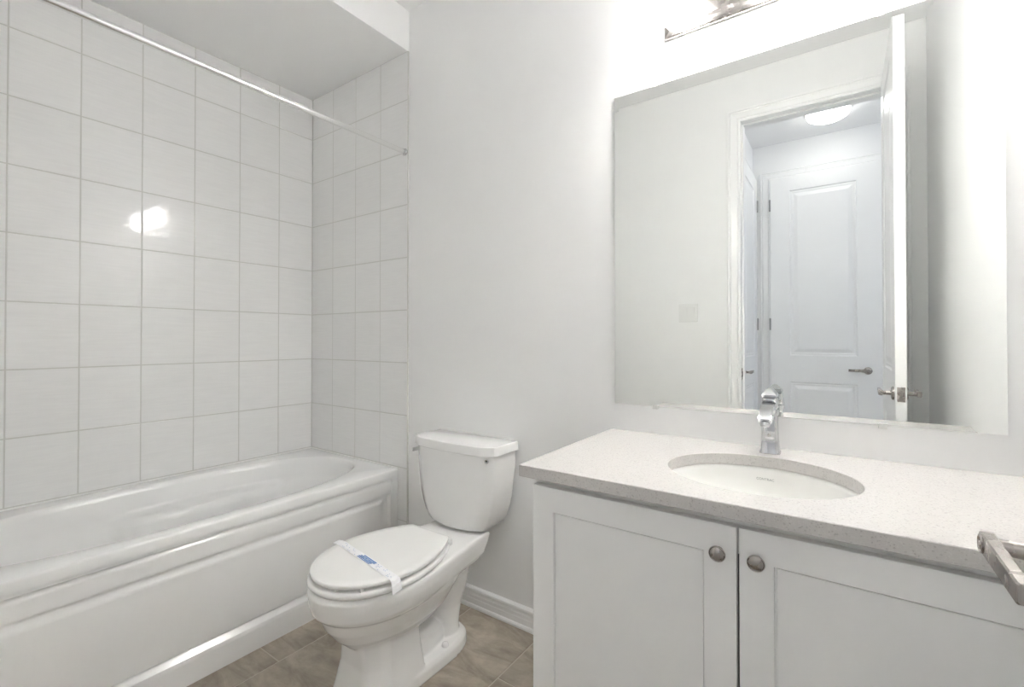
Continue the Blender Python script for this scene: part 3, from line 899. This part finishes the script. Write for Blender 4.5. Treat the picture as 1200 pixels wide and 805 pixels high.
# ------------------------------------------------------------------ vanity
VX0, VX1 = -0.651, 0.3485
VYF = 1.012     # door faces
van = thing('vanity_cabinet', 'white two door vanity cabinet standing under the speckled quartz countertop', 'cabinet', ((VX0+VX1)/2, 1.29, 0))
vcx, vcy = (VX0+VX1)/2, 1.29
bm = bmesh.new()
ctop = 0.8150
box(bm, VX0-vcx, VX0+0.018-vcx, 1.034-vcy, YB-0.001-vcy, 0.0, ctop, 0.0008)
box(bm, VX1-0.018-vcx, VX1-vcx, 1.034-vcy, YB-0.001-vcy, 0.0, ctop, 0.0008)
box(bm, VX0+0.018-vcx, VX1-0.018-vcx, 1.034-vcy, 1.052-vcy, 0.735, ctop)      # top rail
box(bm, VX0+0.018-vcx, VX1-0.018-vcx, 1.036-vcy, YB-0.02-vcy, 0.100, 0.118)   # bottom
box(bm, VX0+0.018-vcx, VX1-0.018-vcx, YB-0.012-vcy, YB-0.002-vcy, 0.0, 0.70)  # back
box(bm, VX0+0.018-vcx, VX1-0.018-vcx, 1.095-vcy, 1.110-vcy, 0.0, 0.100)       # toe kick
obj('body', bm, 'cabinet', van)
obj('gap_shade_stile', bx(-0.1820-vcx, -0.1620-vcx, 1.0335-vcy, 1.052-vcy, 0.118, 0.735), 'dark', van)  # stile coloured near-black as the shade in the gap between the doors
def vdoor(x0, x1, knobx):
    w, h = x1-x0, 0.697
    z0 = 0.098
    bm = panelled_leaf(w, h, 0.020, [(0.060, w-0.060, 0.060, h-0.060)], [(0, 0), (0.0006, 0.0110), (0.0036, 0.0110), (0.0046, 0.0065), (0.012, 0.0065)], 0.001)
    for v in bm.verts:
        v.co.x += x0-vcx; v.co.y += VYF-vcy; v.co.z += z0
    d = obj('door', bm, 'cabinet', van)
    bm = bmesh.new()
    lathe(bm, (knobx-vcx, VYF-vcy, 0.741), (0, -1, 0), [(0, 0.0085), (0.003, 0.0065), (0.011, 0.0062), (0.014, 0.0115), (0.0165, 0.0152), (0.0180, 0.0158), (0.0198, 0.0156), (0.0208, 0.0146), (0.0200, 0.0136), (0.0216, 0.0118), (0.0240, 0.0080), (0.0252, 0.004), (0.0255, 0.0)], 40, cap1=False)
    obj('knob', bm, 'nickel', d, smooth=True, angle=30)
    return d
vdoor(VX0, -0.1740, -0.206)
vdoor(-0.1690, VX1, -0.137)

# countertop with oval cut-out
SX, SY, SA, SBb = -0.170, 1.264, 0.206, 0.183
CT0, CT1 = 0.816, 0.846
cx0, cx1, cy0, cy1 = -0.680, 0.3490, 0.990, YB-0.001
def ring_rect(z, i):
    out = []
    angs = [2*pi*k/96 for k in range(96)]
    # snap the four nearest samples to the rectangle's corners
    pts = []
    for t in angs:
        c, s = cos(t), sin(t)
        tx = ((cx1-i-SX)/c) if c > 1e-9 else ((cx0+i-SX)/c if c < -1e-9 else 1e9)
        ty = ((cy1-i-SY)/s) if s > 1e-9 else ((cy0+i-SY)/s if s < -1e-9 else 1e9)
        k = min(tx, ty)
        pts.append([SX+c*k, SY+s*k])
    for X, Y in ((cx0+i, cy0+i), (cx1-i, cy0+i), (cx1-i, cy1-i), (cx0+i, cy1-i)):
        a = math.atan2(Y-SY, X-SX) % (2*pi)
        j = round(a/(2*pi)*96) % 96
        pts[j] = [X, Y]
    return [(x, y, z) for x, y in pts]
def ring_oval(z, i): return [(SX+(SA+i)*cos(2*pi*k/96), SY+(SBb+i)*sin(2*pi*k/96), z) for k in range(96)]
bm = bmesh.new()
loops = [ring_oval(CT1-0.0015, 0), ring_oval(CT1, 0.0015), ring_rect(CT1, 0.0015), ring_rect(CT1-0.0015, 0), ring_rect(CT0+0.0015, 0), ring_rect(CT0, 0.0015), ring_oval(CT0, 0.0)]
R = loft(bm, loops, cap0=False, cap1=False)
for i in range(96): bm.faces.new((R[-1][i], R[-1][(i+1) % 96], R[0][(i+1) % 96], R[0][i]))
ct = obj('countertop', bm, 'quartz')
tag(ct, 'pale speckled quartz countertop with an oval sink cut-out on the vanity', 'countertop')

# undermount basin
bs = thing('sink', 'white oval undermount basin set below the cut-out in the quartz countertop', 'sink', (SX, SY, CT0))
bm = bmesh.new()
loops = []
def oval(a, b, z, dy=0): return [(a*cos(2*pi*k/72), b*sin(2*pi*k/72)+dy, z) for k in range(72)]
loops = [oval(SA+0.020, SBb+0.020, -0.014), oval(SA+0.020, SBb+0.020, -0.0008), oval(SA+0.004, SBb+0.004, -0.0008), oval(SA+0.001, SBb+0.001, -0.003), oval(SA-0.003, SBb-0.003, -0.014)]
for k in range(1, 11):
    t = k/10*pi/2*0.97
    loops.append(oval((SA-0.003)*cos(t)**0.62, (SBb-0.003)*cos(t)**0.62, -0.014-0.118*sin(t)**1.0))
loft(bm, loops, cap0=False, cap1=True)
obj('bowl', bm, 'basin', bs, smooth=True, angle=60)
bm = bmesh.new()
lathe(bm, (0, 0, -0.1335), (0, 0, 1), [(0, 0.022), (0.004, 0.022), (0.005, 0.019), (0.0035, 0.015), (0.0045, 0.012), (0.005, 0.0)], 32, cap1=False)
obj('drain', bm, 'chrome', bs, smooth=True, angle=35)
# maker's mark printed on the back of the bowl
mwt = Matrix.Translation((-0.004, 0.1705, -0.030)) @ Matrix.Rotation(radians(62), 4, 'X')
text_obj('maker_mark', 'CONTRAC', 0.0088, 'greyprint', mwt, bs)

# ------------------------------------------------------------------ faucet
fa = thing('faucet', 'polished chrome single handle faucet standing behind the oval sink', 'faucet', (-0.170, 1.508, CT1))
def sq(w, d, z, dy=0, p=5, n=32):
    return [(w*sup(cos(2*pi*k/n+pi/n), 2/p), d*sup(sin(2*pi*k/n+pi/n), 2/p)+dy, z) for k in range(n)]
bm = bmesh.new()
loft(bm, [sq(0.0265, 0.0270, 0.0), sq(0.0265, 0.0270, 0.004), sq(0.0245, 0.0250, 0.008), sq(0.0230, 0.0235, 0.018), sq(0.0215, 0.0222, 0.045), sq(0.0205, 0.0215, 0.085), sq(0.0205, 0.0215, 0.118), sq(0.0195, 0.0205, 0.122)])
obj('body', bm, 'chrome', fa, smooth=True, angle=30)
# spout: broad flat arm leaning out over the basin, square outlet
bm = bmesh.new()
def rect4(c, w, h, nrm_tilt):
    y, z = c; a = nrm_tilt
    return [(-w, y - h*sin(a), z + h*cos(a)), (w, y - h*sin(a), z + h*cos(a)), (w, y + h*sin(a), z - h*cos(a)), (-w, y + h*sin(a), z - h*cos(a))]
loft(bm, [rect4((0.016, 0.128), 0.0175, 0.020, 0.0), rect4((-0.020, 0.132), 0.0175, 0.018, 0.05), rect4((-0.060, 0.126), 0.0165, 0.013, 0.25), rect4((-0.098, 0.110), 0.0155, 0.0105, 0.45), rect4((-0.112, 0.101), 0.0150, 0.0095, 0.7)])
bmesh.ops.bevel(bm, geom=bm.edges[:], offset=0.0022, segments=2, affect='EDGES')
obj('spout', bm, 'chrome', fa, smooth=True, angle=35)
bm = bmesh.new()
lathe(bm, (0, -0.106, 0.099), (0, -0.35, -1), [(0, 0.0115), (0.010, 0.0115), (0.011, 0.009), (0.0095, 0.007)], 24)
obj('aerator', bm, 'chrome', fa, smooth=True, angle=35)
# handle: block cap with a ridge and a short lever to the right-hand side
bm = bmesh.new()
loft(bm, [sq(0.0185, 0.0190, 0.124), sq(0.0200, 0.0205, 0.128), sq(0.0200, 0.0205, 0.150), sq(0.0180, 0.0185, 0.156)])
obj('handle_base', bm, 'chrome', fa, smooth=True, angle=30)
bm = bmesh.new()
A = [(-0.0185, -0.030, 0.158), (0.0185, -0.030, 0.158), (0.0185, 0.020, 0.156), (-0.0185, 0.020, 0.156)]
B = [(-0.0185, -0.032, 0.164), (0.0185, -0.032, 0.164), (0.0185, 0.020, 0.168), (-0.0185, 0.020, 0.168)]
Cc = [(-0.006, -0.012, 0.180), (0.006, -0.012, 0.180), (0.005, 0.010, 0.184), (-0.005, 0.010, 0.184)]
loft(bm, [A, B, Cc])
bmesh.ops.bevel(bm, geom=bm.edges[:], offset=0.0016, segments=2, affect='EDGES')
obj('lever', bm, 'chrome', fa, smooth=True, angle=30)
bm = bmesh.new()
lathe(bm, (0, -0.0212, 0.052), (0, -1, 0), [(0, 0.0045), (0.001, 0.0045), (0.0014, 0.0035), (0.0008, 0.002)], 20)
obj('badge', bm, 'nickel', fa, smooth=True, angle=35)

# ------------------------------------------------------------------ mirror
MX0, MX1, MZ0, MZ1 = -0.665, 0.3165, 0.940, 2.031
mi_ = thing('wall_mirror', 'large rectangular wall mirror above the countertop reflecting the open doorway', 'mirror', ((MX0+MX1)/2, YB, MZ0))
mcx = (MX0+MX1)/2
bm = bmesh.new()
def rr4(i, y): return [(MX0+i-mcx, y, i), (MX1-i-mcx, y, i), (MX1-i-mcx, y, MZ1-MZ0-i), (MX0+i-mcx, y, MZ1-MZ0-i)]
bev = 0.0165
vb = [bm.verts.new(p) for p in rr4(0, -0.0058)]
vf = [bm.verts.new(p) for p in rr4(bev, -0.0062)]
for i in range(4): bm.faces.new((vb[i], vb[(i+1) % 4], vf[(i+1) % 4], vf[i]))
bm.faces.new(vf)
vk = [bm.verts.new(p) for p in rr4(0, -0.0008)]
for i in range(4): bm.faces.new((vb[i], vb[(i+1) % 4], vk[(i+1) % 4], vk[i])).material_index = 1
bm.faces.new(vk[::-1]).material_index = 1
obj('glass', bm, ['mirror', 'mirror_back'], mi_)
for x, z, s in ((-0.520, 0, -1), (0.085, 0, -1), (-0.520, MZ1-MZ0, 1), (0.085, MZ1-MZ0, 1)):
    bm = bmesh.new()
    zz0, zz1 = (z-0.010, z+0.004) if s < 0 else (z-0.004, z+0.010)
    box(bm, x-0.009-mcx, x+0.009-mcx, -0.0085, -0.0064, zz0, zz1, 0.0006)
    zz = (z-0.010, z-0.0005) if s < 0 else (z+0.0005, z+0.010)
    box(bm, x-0.009-mcx, x+0.009-mcx, -0.0066, -0.0004, *zz, 0.0004)
    obj('clip', bm, 'clip', mi_)

# ------------------------------------------------------------------ vanity light
LX, LZ0, LZ1 = -0.170, 2.168, 2.296
vl = thing('vanity_light', 'brushed nickel bath bar with three glowing opal glass shades above the mirror', 'wall light', (LX, YB, (LZ0+LZ1)/2))
zc = (LZ0+LZ1)/2
bm = bmesh.new()
hw, hh = 0.312, (LZ1-LZ0)/2
def rl(i, o): return [(-hw+i, -o, -hh+i), (hw-i, -o, -hh+i), (hw-i, -o, hh-i), (-hw+i, -o, hh-i)]
loft(bm, [rl(0.004, 0.0006), rl(0.004, 0.008), rl(0.0, 0.010), rl(0.0, 0.016), rl(0.003, 0.020), rl(0.012, 0.0245), rl(0.020, 0.0255), rl(0.024, 0.0235), rl(0.034, 0.0200), rl(0.036, 0.0160)], cap0=True, cap1=True)
bmesh.ops.bevel(bm, geom=[e for e in bm.edges if e.calc_length() > 0.05], offset=0.0008, segments=1, affect='EDGES')
obj('back_plate', bm, 'plate_nickel', vl)
for s in (-1, 1):
    bm = bmesh.new()
    lathe(bm, (s*0.114, -0.015, 0.005), (0, -1, 0), [(0, 0.006), (0.004, 0.0065), (0.010, 0.008), (0.016, 0.0075), (0.020, 0.004), (0.021, 0.0)], 20, cap1=False)
    obj('finial', bm, 'chrome', vl, smooth=True, angle=40)
for x in (-0.235, 0.0, 0.235):
    bm = bmesh.new()
    # arm to a ring that clasps the shade from behind
    tube(bm, (x, -0.014, 0.020), (x, -0.046, 0.020), 0.0085, n=20)
    lathe(bm, (x, -0.014, 0.020), (0, -1, 0), [(0, 0.018), (0.004, 0.017), (0.007, 0.009)], 24)
    obj('arm', bm, 'nickel', vl, smooth=True, angle=35)
    bm = bmesh.new()
    # opal bell, closed above, open below
    lathe(bm, (x, -0.094, 0.055), (0, 0, -1), [(0, 0.010), (0.002, 0.024), (0.009, 0.038), (0.022, 0.0480), (0.045, 0.0535), (0.080, 0.0560), (0.110, 0.0555), (0.122, 0.0530), (0.1285, 0.0485), (0.1290, 0.0465)], 40, cap1=False)
    lathe(bm, (x, -0.094, 0.055), (0, 0, -1), [(0.003, 0.010), (0.013, 0.036), (0.024, 0.0450), (0.045, 0.0505), (0.080, 0.0530), (0.110, 0.0525), (0.121, 0.0500), (0.1290, 0.0465)], 40, cap1=False)
    obj('glass_shade', bm, 'opal', vl, smooth=True, angle=80)
    # the bulb's light leaving through the open mouth of the bell
    ld = bpy.data.lights.new('bulb', 'AREA'); ld.shape = 'DISK'; ld.size = 0.07; ld.energy = DOWNLIGHT; ld.color = (1.0, 0.99, 0.985)
    lo = bpy.data.objects.new('bulb', ld); lo.location = (x, -0.094, -0.036)
    C.objects.link(lo); lo.parent = vl

# ------------------------------------------------------------------ hall ceiling light
hl = thing('hall_ceiling_light', 'glowing white glass dome on the hall ceiling seen through the doorway in the mirror', 'ceiling light', (-0.078, 3.16-4.00, ZC))
bm = bmesh.new(); lathe(bm, (0, 0, 0), (0, 0, -1), [(0, 0.140), (0.012, 0.140), (0.018, 0.136)], 48)
obj('canopy', bm, 'trim', hl, smooth=True, angle=35)
bm = bmesh.new(); lathe(bm, (0, 0, -0.014), (0, 0, -1), [(0, 0.134), (0.012, 0.131), (0.028, 0.122), (0.044, 0.094), (0.055, 0.058), (0.060, 0.02), (0.0605, 0.0)], 48, cap1=False)
obj('glass_dome', bm, 'dome', hl, smooth=True, angle=80)

# ------------------------------------------------------------------ light switch on the door wall
sw = thing('light_switch', 'white double rocker light switch plate on the wall reflected in the mirror', 'light switch', (-0.812, YF, 1.336))
bm = bmesh.new(); box(bm, -0.058, 0.058, 0.0004, 0.006, -0.058, 0.058, 0.0025, 3)
obj('plate', bm, 'switch', sw)
for s in (-1, 1):
    bm = bmesh.new()
    loft(bm, [[(s*0.023-0.0165, 0.0055, -0.033), (s*0.023+0.0165, 0.0055, -0.033), (s*0.023+0.0165, 0.0055, 0.033), (s*0.023-0.0165, 0.0055, 0.033)],
              [(s*0.023-0.0160, 0.0062, -0.0325), (s*0.023+0.0160, 0.0062, -0.0325), (s*0.023+0.0160, 0.0105, 0.0325), (s*0.023-0.0160, 0.0105, 0.0325)]])
    obj('rocker', bm, 'switch', sw)
